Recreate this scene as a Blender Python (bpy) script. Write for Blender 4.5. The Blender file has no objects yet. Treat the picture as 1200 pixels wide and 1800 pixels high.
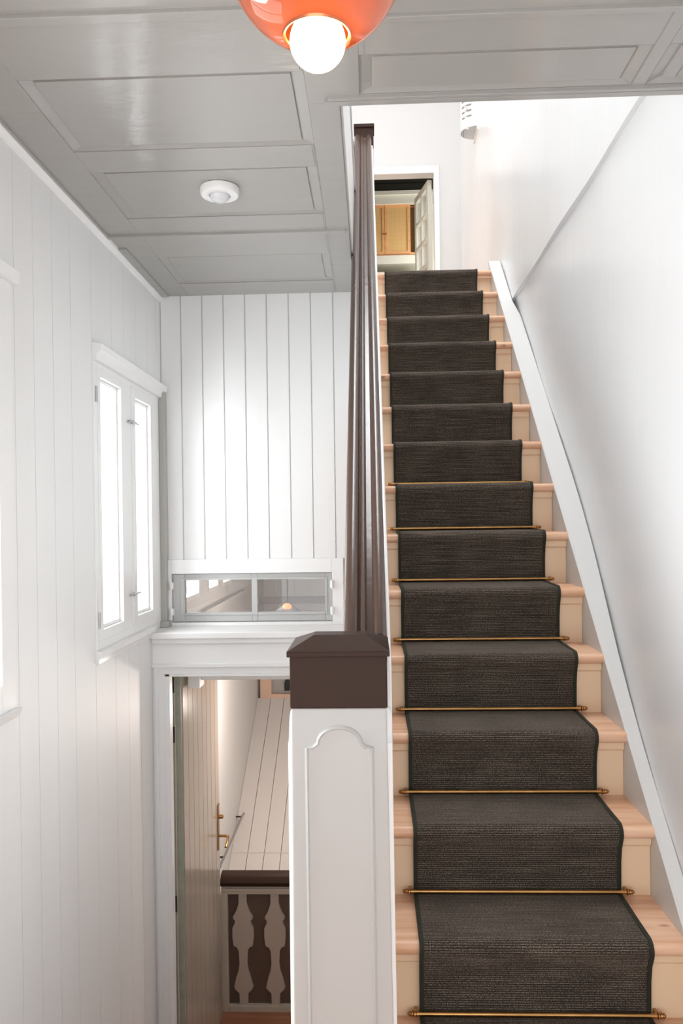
import bpy, bmesh, math, random
from mathutils import Vector, Matrix
random.seed(7)
C = bpy.context.scene
COL = C.collection
PI = math.pi
H = 3.01            # the photograph's eye height above the lower hall floor

# ------------------------------------------------------------------ camera
ROLL, YAW = 0.014, math.atan(52 / 1400)
cd = bpy.data.cameras.new('camera'); cam = bpy.data.objects.new('camera', cd); COL.objects.link(cam)
cd.sensor_fit = 'VERTICAL'; cd.sensor_height = 36; cd.lens = 28.0; cd.shift_y = 18 / 1800
cd.clip_start = 0.05; cd.clip_end = 200
fwd = Vector((-math.sin(YAW), math.cos(YAW), 0)); rt = Vector((math.cos(YAW), math.sin(YAW), 0)); up = Vector((0, 0, 1))
c_, s_ = math.cos(ROLL), math.sin(ROLL)
cx = rt * c_ - up * s_; cy = rt * s_ + up * c_
M = Matrix((cx, cy, -fwd)).transposed().to_4x4(); M.translation = Vector((0, 0, H))
cam.matrix_world = M
C.camera = cam

# ------------------------------------------------------------------ world, daylight, exposure
w = bpy.data.worlds.new('overcast_sky'); C.world = w; w.use_nodes = True
nt = w.node_tree; bg = nt.nodes['Background']
bg.inputs['Color'].default_value = (0.94, 0.965, 1.0, 1); bg.inputs['Strength'].default_value = 2.75
C.view_settings.view_transform = 'Standard'; C.view_settings.look = 'None'
C.view_settings.gamma = 1; C.view_settings.use_curve_mapping = False
C.view_settings.exposure = 0.09

def area(name, loc, rot, sx, sy, power, color=(1, 1, 1)):
    l = bpy.data.lights.new(name, 'AREA'); l.shape = 'RECTANGLE'; l.size = sx; l.size_y = sy
    l.energy = power; l.color = color
    o = bpy.data.objects.new(name, l); COL.objects.link(o); o.location = (loc[0], loc[1], loc[2] + H); o.rotation_euler = rot
    return o
# daylight entering through the house's windows (lights stand just outside the glass, facing in), then two added fill lights
area('daylight_stair_window', (-1.45, 3.42, 0.10), (0, -PI / 2, 0), 1.1, 0.9, 27, (0.97, 0.985, 1))
area('daylight_near_window', (-1.40, 1.62, 0.20), (0, -PI / 2 + 0.35, 0.55), 1.1, 0.9, 40, (0.97, 0.985, 1))
area('daylight_upper_window', (-2.9, 5.9, 2.85), (0, -PI / 2, 0), 1.3, 2.2, 9, (0.97, 0.985, 1))
area('daylight_hall_windows', (-1.35, 5.1, -0.1), (0, -PI / 2, 0), 0.7, 1.6, 30, (0.97, 0.985, 1))

area('stairwell_fill_light', (0.12, 3.6, 5.3), (0, 0, 0), 1.3, 2.1, 110, (0.97, 0.985, 1))  # added overhead fill, out of view, to brighten stairs and right wall
area('kitchen_fill_light', (1.1, 8.0, 2.6), (0, PI / 2, 0), 1.0, 0.8, 16, (1, 0.98, 0.92))  # added fill inside the kitchen, no window behind it

# ------------------------------------------------------------------ materials
MATS = {}
def mat(name, col, rough=0.5, spec=0.5, metal=0.0, bump=0.0, bscale=20.0, var=0.0, vscale=4.0, stretch=(1, 1, 1), emit=None, es=0.0, coat=0.0):
    m = bpy.data.materials.new(name); m.use_nodes = True; n = m.node_tree; b = n.nodes['Principled BSDF']
    b.inputs['Base Color'].default_value = (*col, 1); b.inputs['Roughness'].default_value = rough
    b.inputs['Metallic'].default_value = metal; b.inputs['Specular IOR Level'].default_value = spec
    b.inputs['Coat Weight'].default_value = coat
    tc = n.nodes.new('ShaderNodeTexCoord'); mp = n.nodes.new('ShaderNodeMapping'); mp.inputs['Scale'].default_value = stretch
    n.links.new(tc.outputs['Object'], mp.inputs['Vector'])
    if var > 0:
        t = n.nodes.new('ShaderNodeTexNoise'); t.inputs['Scale'].default_value = vscale; t.inputs['Detail'].default_value = 5
        n.links.new(mp.outputs['Vector'], t.inputs['Vector'])
        r = n.nodes.new('ShaderNodeMapRange'); r.inputs['From Min'].default_value = 0.3; r.inputs['From Max'].default_value = 0.7
        r.inputs['To Min'].default_value = 1 - var; r.inputs['To Max'].default_value = 1 + var
        n.links.new(t.outputs['Fac'], r.inputs['Value'])
        x = n.nodes.new('ShaderNodeVectorMath'); x.operation = 'SCALE'; x.inputs[0].default_value = col
        n.links.new(r.outputs['Result'], x.inputs['Scale']); n.links.new(x.outputs['Vector'], b.inputs['Base Color'])
    if bump > 0:
        t2 = n.nodes.new('ShaderNodeTexNoise'); t2.inputs['Scale'].default_value = bscale; t2.inputs['Detail'].default_value = 4
        n.links.new(mp.outputs['Vector'], t2.inputs['Vector'])
        bp = n.nodes.new('ShaderNodeBump'); bp.inputs['Strength'].default_value = bump; bp.inputs['Distance'].default_value = 0.01
        n.links.new(t2.outputs['Fac'], bp.inputs['Height']); n.links.new(bp.outputs['Normal'], b.inputs['Normal'])
    if emit:
        b.inputs['Emission Color'].default_value = (*emit, 1); b.inputs['Emission Strength'].default_value = es
    MATS[name] = m
    return m

WHITE = mat('white_paint', (0.88, 0.88, 0.87), 0.42, bump=0.12, bscale=9, var=0.015)
BOARD = mat('white_board_paint', (0.87, 0.87, 0.865), 0.52, bump=0.10, bscale=14, stretch=(1, 1, 0.12), var=0.015)
TRIM = mat('white_gloss_trim', (0.89, 0.89, 0.885), 0.28, bump=0.05, bscale=25)
PLASTER = mat('white_plaster_gloss', (0.91, 0.915, 0.92), 0.27, bump=0.35, bscale=3.2, stretch=(1, 1, 0.35))
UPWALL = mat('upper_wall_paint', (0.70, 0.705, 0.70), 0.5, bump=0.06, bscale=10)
CEIL = mat('grey_gloss_ceiling', (0.385, 0.372, 0.352), 0.14, bump=0.22, bscale=16, stretch=(0.35, 1, 1))
GREYWIN = mat('grey_window_paint', (0.50, 0.50, 0.49), 0.35)
POSTW = mat('shade_toned_post_white', (0.49, 0.487, 0.475), 0.33, bump=0.05, bscale=30)  # newel white toned down evenly, shade put into the colour
BROWN = mat('brown_gloss_paint', (0.045, 0.024, 0.017), 0.42, spec=0.14, bump=0.06, bscale=40)
RAILB = mat('brown_gloss_handrail', (0.075, 0.045, 0.034), 0.24, spec=0.6, bump=0.05, bscale=30)
GREIGE = mat('greige_paint_and_shade', (0.46, 0.45, 0.42), 0.5)  # landing panel paint; on the corner post it stands in for shade
BRASS = mat('aged_brass', (0.44, 0.235, 0.085), 0.28, metal=1.0, var=0.15, vscale=20)
STEEL = mat('dull_steel', (0.42, 0.42, 0.42), 0.35, metal=0.9)
DARKFE = mat('dark_iron', (0.03, 0.03, 0.03), 0.5, metal=0.5)
PLASTIC = mat('white_plastic', (0.86, 0.855, 0.84), 0.35)
LENS = mat('frosted_lens', (0.70, 0.71, 0.73), 0.3)
DOORG = mat('green_grey_door_edge', (0.33, 0.35, 0.29), 0.45, var=0.1, vscale=20)
DOORB = mat('beige_gloss_door', (0.43, 0.375, 0.32), 0.16, bump=0.04, bscale=12)
HALLW = mat('hall_plaster', (0.74, 0.725, 0.71), 0.6, bump=0.05, bscale=10)
HALLB = mat('hall_board', (0.70, 0.65, 0.61), 0.45)
CREAM = mat('cream_paint', (0.62, 0.55, 0.47), 0.4)
BACKB = mat('brown_backing', (0.13, 0.088, 0.066), 0.6, var=0.06)
BALU = mat('baluster_paint', (0.56, 0.48, 0.41), 0.5)
OLIVE = mat('olive_brown', (0.17, 0.12, 0.05), 0.6)
BLACKC = mat('black_ceiling', (0.006, 0.0065, 0.005), 0.8, spec=0.1)
KITCH = mat('cream_kitchen', (0.66, 0.65, 0.57), 0.5)
SHADEW = mat('olive_cream_splash', (0.40, 0.37, 0.27), 0.6)
RISER = mat('cream_riser_paint', (0.90, 0.655, 0.44), 0.4, bump=0.04, bscale=20, var=0.03, vscale=3)
COPPER = mat('warm_copper', (0.75, 0.25, 0.12), 0.25, metal=1.0)
DARKCARPEDGE = mat('dark_green_binding', (0.020, 0.022, 0.011), 0.8, bump=0.5, bscale=400)
BULB = mat('glowing_bulb', (1, 0.95, 0.85), 0.3, emit=(1.0, 0.66, 0.34), es=24.0)
CORD = mat('black_cord', (0.02, 0.02, 0.02), 0.5)

def wood(name, a, b_, rough=0.4, axis='X'):
    m = bpy.data.materials.new(name); m.use_nodes = True; n = m.node_tree; b = n.nodes['Principled BSDF']
    b.inputs['Roughness'].default_value = rough
    tc = n.nodes.new('ShaderNodeTexCoord'); oi = n.nodes.new('ShaderNodeObjectInfo')
    ad = n.nodes.new('ShaderNodeVectorMath'); ad.operation = 'ADD'
    ml = n.nodes.new('ShaderNodeMath'); ml.operation = 'MULTIPLY'; ml.inputs[1].default_value = 31.0
    n.links.new(oi.outputs['Random'], ml.inputs[0]); n.links.new(tc.outputs['Object'], ad.inputs[0]); n.links.new(ml.outputs[0], ad.inputs[1])
    mp = n.nodes.new('ShaderNodeMapping'); mp.inputs['Scale'].default_value = (1.6, 22, 22) if axis == 'X' else (22, 1.6, 22)
    n.links.new(ad.outputs['Vector'], mp.inputs['Vector'])
    t = n.nodes.new('ShaderNodeTexNoise'); t.inputs['Scale'].default_value = 1.6; t.inputs['Detail'].default_value = 6; t.inputs['Distortion'].default_value = 0.6
    n.links.new(mp.outputs['Vector'], t.inputs['Vector'])
    cr = n.nodes.new('ShaderNodeValToRGB'); cr.color_ramp.elements[0].position = 0.32; cr.color_ramp.elements[1].position = 0.68
    cr.color_ramp.elements[0].color = (*a, 1); cr.color_ramp.elements[1].color = (*b_, 1)
    n.links.new(t.outputs['Fac'], cr.inputs['Fac'])
    # knots
    mp2 = n.nodes.new('ShaderNodeMapping'); mp2.inputs['Scale'].default_value = (5, 11, 11); n.links.new(ad.outputs['Vector'], mp2.inputs['Vector'])
    v = n.nodes.new('ShaderNodeTexVoronoi'); v.inputs['Scale'].default_value = 0.9; n.links.new(mp2.outputs['Vector'], v.inputs['Vector'])
    r = n.nodes.new('ShaderNodeMapRange'); r.inputs['From Min'].default_value = 0.03; r.inputs['From Max'].default_value = 0.10
    n.links.new(v.outputs['Distance'], r.inputs['Value'])
    mx = n.nodes.new('ShaderNodeMix'); mx.data_type = 'RGBA'; mx.inputs['A'].default_value = (a[0] * 0.55, a[1] * 0.42, a[2] * 0.35, 1)
    n.links.new(r.outputs['Result'], mx.inputs['Factor']); n.links.new(cr.outputs['Color'], mx.inputs['B'])
    n.links.new(mx.outputs['Result'], b.inputs['Base Color'])
    return m
PINE = wood('pink_pine', (0.70, 0.375, 0.215), (0.88, 0.58, 0.40))
FLOORW = wood('red_pine_floor', (0.33, 0.13, 0.07), (0.46, 0.21, 0.12))
OAK = wood('orange_cabinet_wood', (0.62, 0.30, 0.12), (0.70, 0.38, 0.17))

def cane():
    m = bpy.data.materials.new('woven_cane'); m.use_nodes = True; n = m.node_tree; b = n.nodes['Principled BSDF']
    b.inputs['Roughness'].default_value = 0.6
    tc = n.nodes.new('ShaderNodeTexCoord')
    w1 = n.nodes.new('ShaderNodeTexWave'); w1.bands_direction = 'Z'; w1.inputs['Scale'].default_value = 22; w1.inputs['Distortion'].default_value = 1.0
    w2 = n.nodes.new('ShaderNodeTexWave'); w2.bands_direction = 'X'; w2.inputs['Scale'].default_value = 22
    n.links.new(tc.outputs['Object'], w1.inputs['Vector']); n.links.new(tc.outputs['Object'], w2.inputs['Vector'])
    ad = n.nodes.new('ShaderNodeMath'); ad.operation = 'MULTIPLY'; n.links.new(w1.outputs['Fac'], ad.inputs[0]); n.links.new(w2.outputs['Fac'], ad.inputs[1])
    cr = n.nodes.new('ShaderNodeValToRGB'); cr.color_ramp.elements[0].color = (0.56, 0.34, 0.13, 1); cr.color_ramp.elements[1].color = (0.72, 0.50, 0.22, 1)
    n.links.new(ad.outputs[0], cr.inputs['Fac']); n.links.new(cr.outputs['Color'], b.inputs['Base Color'])
    return m
CANE = cane()

def carpet():
    m = bpy.data.materials.new('ribbed_runner_weave'); m.use_nodes = True; n = m.node_tree; b = n.nodes['Principled BSDF']
    b.inputs['Roughness'].default_value = 0.9; b.inputs['Specular IOR Level'].default_value = 0.15
    b.inputs['Sheen Weight'].default_value = 0.25; b.inputs['Sheen Roughness'].default_value = 0.4; b.inputs['Sheen Tint'].default_value = (0.8, 0.7, 0.6, 1)
    tc = n.nodes.new('ShaderNodeTexCoord')
    def noise(scale, st, det=2):
        mp = n.nodes.new('ShaderNodeMapping'); mp.inputs['Scale'].default_value = st; n.links.new(tc.outputs['UV'], mp.inputs['Vector'])
        t = n.nodes.new('ShaderNodeTexNoise'); t.inputs['Scale'].default_value = scale; t.inputs['Detail'].default_value = det
        n.links.new(mp.outputs['Vector'], t.inputs['Vector']); return t.outputs['Fac']
    # ribs across the runner: stripes along v (metres)
    mp = n.nodes.new('ShaderNodeMapping'); n.links.new(tc.outputs['UV'], mp.inputs['Vector'])
    wv = n.nodes.new('ShaderNodeTexWave'); wv.bands_direction = 'Y'; wv.inputs['Scale'].default_value = 52.0
    wv.inputs['Distortion'].default_value = 0.6; wv.inputs['Detail'].default_value = 2; wv.inputs['Detail Scale'].default_value = 8
    n.links.new(mp.outputs['Vector'], wv.inputs['Vector'])
    n1 = noise(1.0, (300, 330, 1), 3); n2 = noise(1.0, (6, 520, 1), 1); n3 = noise(1.0, (9, 9, 1), 3)
    def mth(op, a, b2):
        x = n.nodes.new('ShaderNodeMath'); x.operation = op
        for i, q in enumerate((a, b2)):
            if isinstance(q, (int, float)): x.inputs[i].default_value = q
            else: n.links.new(q, x.inputs[i])
        return x.outputs[0]
    v = mth('ADD', mth('MULTIPLY', wv.outputs['Fac'], 0.24), mth('MULTIPLY', n1, 1.0))
    v = mth('ADD', v, mth('MULTIPLY', n2, 0.42)); v = mth('ADD', v, mth('MULTIPLY', n3, 0.16))
    r = n.nodes.new('ShaderNodeMapRange'); r.inputs['From Min'].default_value = 0.72; r.inputs['From Max'].default_value = 1.18
    n.links.new(v, r.inputs['Value'])
    cr = n.nodes.new('ShaderNodeValToRGB'); e = cr.color_ramp.elements
    e[0].color = (0.014, 0.0115, 0.010, 1); e[1].color = (0.27, 0.22, 0.175, 1)
    k = e.new(0.5); k.color = (0.066, 0.051, 0.039, 1)
    n.links.new(r.outputs['Result'], cr.inputs['Fac']); n.links.new(cr.outputs['Color'], b.inputs['Base Color'])
    bp = n.nodes.new('ShaderNodeBump'); bp.inputs['Strength'].default_value = 0.7; bp.inputs['Distance'].default_value = 0.003
    n.links.new(v, bp.inputs['Height']); n.links.new(bp.outputs['Normal'], b.inputs['Normal'])
    return m
CARPET = carpet()

def glass(name, tint=(1, 1, 1), rough=0.0, refl=None):
    m = bpy.data.materials.new(name); m.use_nodes = True; n = m.node_tree; n.nodes.clear()
    o = n.nodes.new('ShaderNodeOutputMaterial'); tr = n.nodes.new('ShaderNodeBsdfTransparent'); tr.inputs['Color'].default_value = (*tint, 1)
    gl = n.nodes.new('ShaderNodeBsdfGlossy'); gl.inputs['Roughness'].default_value = rough
    lw = n.nodes.new('ShaderNodeLayerWeight'); pw = n.nodes.new('ShaderNodeMath'); pw.operation = 'POWER'; pw.inputs[1].default_value = 4.5
    n.links.new(lw.outputs['Facing'], pw.inputs[0])
    fr = n.nodes.new('ShaderNodeMapRange'); fr.inputs['To Min'].default_value = 0.05; n.links.new(pw.outputs[0], fr.inputs['Value'])
    mx = n.nodes.new('ShaderNodeMixShader'); n.links.new(fr.outputs[0], mx.inputs[0]); n.links.new(tr.outputs[0], mx.inputs[1]); n.links.new(gl.outputs[0], mx.inputs[2])
    n.links.new(mx.outputs[0], o.inputs['Surface']); return m
GLASS = glass('window_glass', (0.97, 0.98, 0.98))
GLASST = glass('transom_glass', (0.85, 0.85, 0.85))

def shade_mat():
    m = bpy.data.materials.new('orange_lacquered_glass'); m.use_nodes = True; n = m.node_tree; n.nodes.clear()
    o = n.nodes.new('ShaderNodeOutputMaterial')
    tl = n.nodes.new('ShaderNodeBsdfTranslucent'); tl.inputs['Color'].default_value = (1.0, 0.42, 0.17, 1)
    df = n.nodes.new('ShaderNodeBsdfDiffuse'); df.inputs['Color'].default_value = (0.62, 0.20, 0.09, 1)
    gl = n.nodes.new('ShaderNodeBsdfGlossy'); gl.inputs['Roughness'].default_value = 0.04; gl.inputs['Color'].default_value = (1, 0.85, 0.78, 1)
    m1 = n.nodes.new('ShaderNodeMixShader'); m1.inputs[0].default_value = 0.5
    n.links.new(tl.outputs[0], m1.inputs[1]); n.links.new(df.outputs[0], m1.inputs[2])
    lw = n.nodes.new('ShaderNodeFresnel'); lw.inputs['IOR'].default_value = 1.75
    m2 = n.nodes.new('ShaderNodeMixShader'); n.links.new(lw.outputs[0], m2.inputs[0]); n.links.new(m1.outputs[0], m2.inputs[1]); n.links.new(gl.outputs[0], m2.inputs[2])
    n.links.new(m2.outputs[0], o.inputs['Surface']); return m
SHADE = shade_mat()

# ------------------------------------------------------------------ mesh helpers (coordinates relative to the eye point)
def NB(): return bmesh.new()
def box(bm, x0, x1, y0, y1, z0, z1, bev=0.0):
    vs = [bm.verts.new(p) for p in ((x0, y0, z0), (x1, y0, z0), (x1, y1, z0), (x0, y1, z0), (x0, y0, z1), (x1, y0, z1), (x1, y1, z1), (x0, y1, z1))]
    fs = [bm.faces.new([vs[i] for i in q]) for q in ((3, 2, 1, 0), (4, 5, 6, 7), (0, 1, 5, 4), (1, 2, 6, 5), (2, 3, 7, 6), (3, 0, 4, 7))]
    if bev > 0:
        es = set(e for f_ in fs for e in f_.edges)
        bmesh.ops.bevel(bm, geom=list(es), offset=bev, segments=2, affect='EDGES', profile=0.5)
    return vs
def prism(bm, pts, axis, a, b, bev=0):
    """closed polygon pts extruded along axis from a to b; pts in the two other axes (in order)"""
    def mk(p, t):
        return {'X': (t, p[0], p[1]), 'Y': (p[0], t, p[1]), 'Z': (p[0], p[1], t)}[axis]
    A = [bm.verts.new(mk(p, a)) for p in pts]; B = [bm.verts.new(mk(p, b)) for p in pts]
    n = len(pts); fs = [bm.faces.new(A), bm.faces.new(B[::-1])]
    for i in range(n): fs.append(bm.faces.new((A[i], B[i], B[(i + 1) % n], A[(i + 1) % n])))
    return fs
def lathe(bm, prof, c, axis='Z', seg=24, cap=False):
    rings = []
    for r, h in prof:
        ring = []
        for k in range(seg):
            a = 2 * PI * k / seg; u, v = r * math.cos(a), r * math.sin(a)
            p = {'Z': (u, v, h), 'X': (h, u, v), 'Y': (u, h, v)}[axis]
            ring.append(bm.verts.new((c[0] + p[0], c[1] + p[1], c[2] + p[2])))
        rings.append(ring)
    for i in range(len(rings) - 1):
        for k in range(seg):
            bm.faces.new((rings[i][k], rings[i][(k + 1) % seg], rings[i + 1][(k + 1) % seg], rings[i + 1][k]))
    if cap:
        bm.faces.new(rings[0][::-1]); bm.faces.new(rings[-1])
def tube(bm, pts, r, seg=10):
    pts = [Vector(p) for p in pts]; rings = []
    for i, p in enumerate(pts):
        d = (pts[min(i + 1, len(pts) - 1)] - pts[max(i - 1, 0)]).normalized()
        a = Vector((0, 0, 1)) if abs(d.z) < 0.9 else Vector((1, 0, 0))
        u = d.cross(a).normalized(); v = d.cross(u)
        rings.append([bm.verts.new(p + u * r * math.cos(2 * PI * k / seg) + v * r * math.sin(2 * PI * k / seg)) for k in range(seg)])
    for i in range(len(rings) - 1):
        for k in range(seg): bm.faces.new((rings[i][k], rings[i][(k + 1) % seg], rings[i + 1][(k + 1) % seg], rings[i + 1][k]))
    bm.faces.new(rings[0][::-1]); bm.faces.new(rings[-1])
def sphere(bm, c, r, seg=24, sx=1, sy=1, sz=1):
    bmesh.ops.create_uvsphere(bm, u_segments=seg, v_segments=seg // 2, radius=r, matrix=Matrix.Translation(c) @ Matrix.Diagonal((sx, sy, sz, 1)))
def rects(u0, u1, z0, z1, holes):
    us = sorted(set([u0, u1] + [min(max(h[i], u0), u1) for h in holes for i in (0, 1)]))
    zs = sorted(set([z0, z1] + [min(max(h[i], z0), z1) for h in holes for i in (2, 3)]))
    out = []
    for a, b in zip(us, us[1:]):
        run = None
        for c, d in zip(zs, zs[1:]):
            if b - a < 1e-6 or d - c < 1e-6: continue
            mu, mz = (a + b) / 2, (c + d) / 2
            if any(h[0] < mu < h[1] and h[2] < mz < h[3] for h in holes):
                if run: out.append((a, b, *run)); run = None
            else: run = (run[0], d) if run else (c, d)
        if run: out.append((a, b, *run))
    return out

def close(bm, grid, xb):
    """give a wall surface its thickness: skirts back to a flat rear face"""
    ring = [row[0] for row in grid] + grid[-1][1:] + [row[-1] for row in grid[-2::-1]] + grid[0][-2:0:-1]
    back = [bm.verts.new((xb, v.co.y, v.co.z)) for v in ring]; n = len(ring)
    for i in range(n): j = (i + 1) % n; bm.faces.new((ring[i], ring[j], back[j], back[i]))
    bm.faces.new(back)
def obj(name, bm, m, parent=None, smooth=False, bevel=0.0):
    bmesh.ops.recalc_face_normals(bm, faces=bm.faces[:])
    me = bpy.data.meshes.new(name)
    lo = Vector([min(v.co[i] for v in bm.verts) for i in range(3)]); hi = Vector([max(v.co[i] for v in bm.verts) for i in range(3)])
    org = Vector(((lo.x + hi.x) / 2, (lo.y + hi.y) / 2, lo.z))
    for v in bm.verts: v.co -= org
    bm.to_mesh(me); bm.free(); me.materials.append(m)
    if smooth:
        for p in me.polygons: p.use_smooth = True
        try: me.set_sharp_from_angle(angle=math.radians(40))
        except Exception: pass
    o = bpy.data.objects.new(name, me); COL.objects.link(o)
    wl = org + Vector((0, 0, H))
    if parent is not None:
        o.parent = parent; o.location = wl - wpos(parent)
    else: o.location = wl
    if bevel > 0:
        md = o.modifiers.new('soft_edges', 'BEVEL'); md.width = bevel; md.segments = 2; md.limit_method = 'ANGLE'
    return o
def wpos(o):
    p = o.location.copy()
    while o.parent: o = o.parent; p = p + o.location
    return p
def thing(name, label, cat, loc, group=None):
    o = bpy.data.objects.new(name, None); o.empty_display_size = 0.1; COL.objects.link(o)
    o.location = (loc[0], loc[1], loc[2] + H); o['label'] = label; o['category'] = cat
    if group: o['group'] = group
    return o
def tag(o, label, cat, group=None):
    o['label'] = label; o['category'] = cat
    if group: o['group'] = group
    return o
def struct(name, bm, m, label=None, cat=None, parent=None, **k):
    o = obj(name, bm, m, parent, **k)
    if parent is None: o['kind'] = 'structure'
    if label: o['label'] = label
    if cat: o['category'] = cat
    return o

XL, YB, YD, ZC, ZU = -1.04, 3.95, 3.72, 1.14, 1.55    # left wall, back wall, door wall, ceiling, upper floor
ZF, ZLAND = -3.01, -1.45
B0, G0, Z0, R0 = 2.0189, 0.22853, -1.25, 0.2           # stair: riser n at yr(n), from zt(n) to zt(n+1)
def yr(n): return B0 + G0 * n
def zt(n): return Z0 + R0 * n
def sm(t): t = min(max(t, 0), 1); return t * t * (3 - 2 * t)
def wallx(y, z): return 0.857 - 0.05 * sm((3.5 - y) / 1.2) * sm((0.5 - z) / 1.0)

# ------------------------------------------------------------------ STRUCTURE
# left wall of upright boards with two window openings
W1 = (2.965, 3.865, -0.474, 0.625); W2 = (1.30, 2.25, -0.48, 0.69)
bm = NB()
for r in rects(-1.2, YB, ZF, ZC, [W1, W2]): box(bm, XL - 0.045, XL - 0.008, r[0], r[1], r[2], r[3])
ys = [-1.2, -0.98, -0.75, -0.52, -0.3, -0.1, 0.13, 0.35, 0.56, 0.78, 1.0, 1.2, 1.42, 1.66, 1.88, 2.08, 2.304, 2.44, 2.59, 2.748, 2.956, 3.187, 3.355, 3.523, 3.70, 3.87, YB]
for a, b in zip(ys, ys[1:]):
    for r in rects(a + 0.0011, b - 0.0011, ZF, ZC, [W1, W2]): box(bm, XL - 0.0085, XL, r[0], r[1], r[2], r[3])
struct('wall_left', bm, BOARD, 'white painted left wall of upright boards around the windows', 'wall')
# back wall of beaded boards with the transom opening, above the ledge
TR = (-0.997, -0.197, -0.489, -0.246)
bm = NB()
for r in rects(XL - 0.16, -0.05, -0.53, ZC, [TR]): box(bm, r[0], r[1], YB + 0.004, YB + 0.12, r[2], r[3])
xs = [XL, -0.936, -0.829, -0.722, -0.614, -0.506, -0.396, -0.286, -0.175, -0.05]
for a, b in zip(xs, xs[1:]):
    prism(bm, [(a + 0.0035, YB - 0.006), (b - 0.0035, YB - 0.006), (b, YB + 0.005), (a, YB + 0.005)], 'Z', -0.18, ZC)
struct('wall_back', bm, BOARD, 'white beaded board wall above the small transom window', 'wall')
# thicker wall below the ledge with the doorway
DO = (-0.958, -0.19, ZF, -0.705)
bm = NB()
for r in rects(XL, -0.05, ZF, -0.535, [DO]): box(bm, r[0], r[1], YD + 0.02, YD + 0.045, r[2], r[3])
for r in rects(XL, -0.05, ZF, -0.535, [(-1.036, -0.15, ZF, -0.68)]): box(bm, r[0], r[1], YD + 0.045, YB + 0.12, r[2], r[3])
struct('wall_door', bm, TRIM, 'thick white wall around the lower doorway', 'wall')
# door casing and ledge
bm = NB()
box(bm, XL, -0.965, YD, YD + 0.03, ZF, -0.705); box(bm, -0.185, -0.05, YD, YD + 0.03, ZF, -0.705)
box(bm, XL, -0.05, YD, YD + 0.03, -0.705, -0.54)
box(bm, XL, -0.05, YD - 0.012, YD + 0.01, -0.672, -0.655)
prism(bm, [(-0.98, YD - 0.004), (-0.958, YD - 0.004), (-0.958, YD + 0.02), (-0.98, YD + 0.02)], 'Z', ZF, -0.705)
box(bm, -1.03, -1.012, YD - 0.008, YD + 0.01, ZF, -0.66)
box(bm, -0.98, -0.05, YD - 0.004, YD + 0.02, -0.716, -0.705)
struct('trim_1', bm, TRIM, 'white casing around the lower doorway', 'door casing', bevel=0.002)
bm = NB(); box(bm, XL, -0.05, YD - 0.035, YB, -0.535, -0.505); box(bm, XL, -0.05, YD - 0.018, YD + 0.01, -0.56, -0.535)
struct('trim_2', bm, TRIM, 'white window ledge running over the lower doorway', 'ledge', bevel=0.004)
# raised white surround of the transom
bm = NB()
for r in rects(XL, -0.14, -0.505, -0.175, [TR]): box(bm, r[0], r[1], YB - 0.022, YB, r[2], r[3])
struct('trim_3', bm, TRIM, 'wide white casing around the transom window', 'window casing', bevel=0.002)
# right wall of the stair, gently bulging glossy plaster
bm = NB(); ny, nz = 44, 36; grid = []
for i in range(ny + 1):
    y = -1.2 + (7.3 + 1.2) * i / ny; row = []
    for j in range(nz + 1):
        z = ZF + (1.29 - ZF) * j / nz
        row.append(bm.verts.new((wallx(y, z) + 0.004 * math.sin(y * 5.1 + 0.6 * z) * math.sin(1.3 * z + y), y, z)))
    grid.append(row)
for i in range(ny):
    for j in range(nz): bm.faces.new((grid[i][j], grid[i][j + 1], grid[i + 1][j + 1], grid[i + 1][j]))
close(bm, grid, 0.95)
struct('wall_right', bm, PLASTER, 'glossy white plastered wall beside the stairs', 'wall', smooth=True)
bm = NB(); ny, nz = 60, 24; grid = []
for i in range(ny + 1):
    y = 2.165 + (7.3 - 2.165) * i / ny; row = []
    for j in range(nz + 1):
        z = 1.285 + (5.2 - 1.285) * j / nz
        row.append(bm.verts.new((0.838 + 0.022 * sm((y - 5) / 1.5) + 0.003 * math.sin(y * 6.3 + z), y, z)))
    grid.append(row)
for i in range(ny):
    for j in range(nz): bm.faces.new((grid[i][j], grid[i][j + 1], grid[i + 1][j + 1], grid[i + 1][j]))
close(bm, grid, 0.95)
struct('wall_upper_right', bm, PLASTER, 'upper part of the glossy right wall set slightly forward', 'wall', smooth=True)
# floors
bm = NB(); box(bm, XL, 0.95, -1.2, 1.72, ZLAND - 0.2, ZLAND); struct('floor_landing', bm, PINE)
bm = NB(); box(bm, XL, 0.95, 1.72, YB, ZF - 0.1, ZF); box(bm, XL, 0.95, YB, 5.0, ZF - 0.1, ZF)
struct('floor_lower_hall', bm, FLOORW, 'reddish pine floor behind the lower doorway', 'floor')
bm = NB(); box(bm, XL, 0.95, 1.70, 1.72, ZF, ZLAND - 0.2); struct('wall_under_landing', bm, WHITE)
bm = NB(); box(bm, -2.6, -0.07, 4.07, 7.3, ZU - 0.05, ZU); box(bm, -0.07, 0.86, yr(14) - 0.25, 7.3, ZU - 0.05, ZU - 0.002)
box(bm, -2.6, 0.95, 7.3, 9.4, ZU - 0.05, ZU); struct('floor_upper', bm, PINE, smooth=False)

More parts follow.
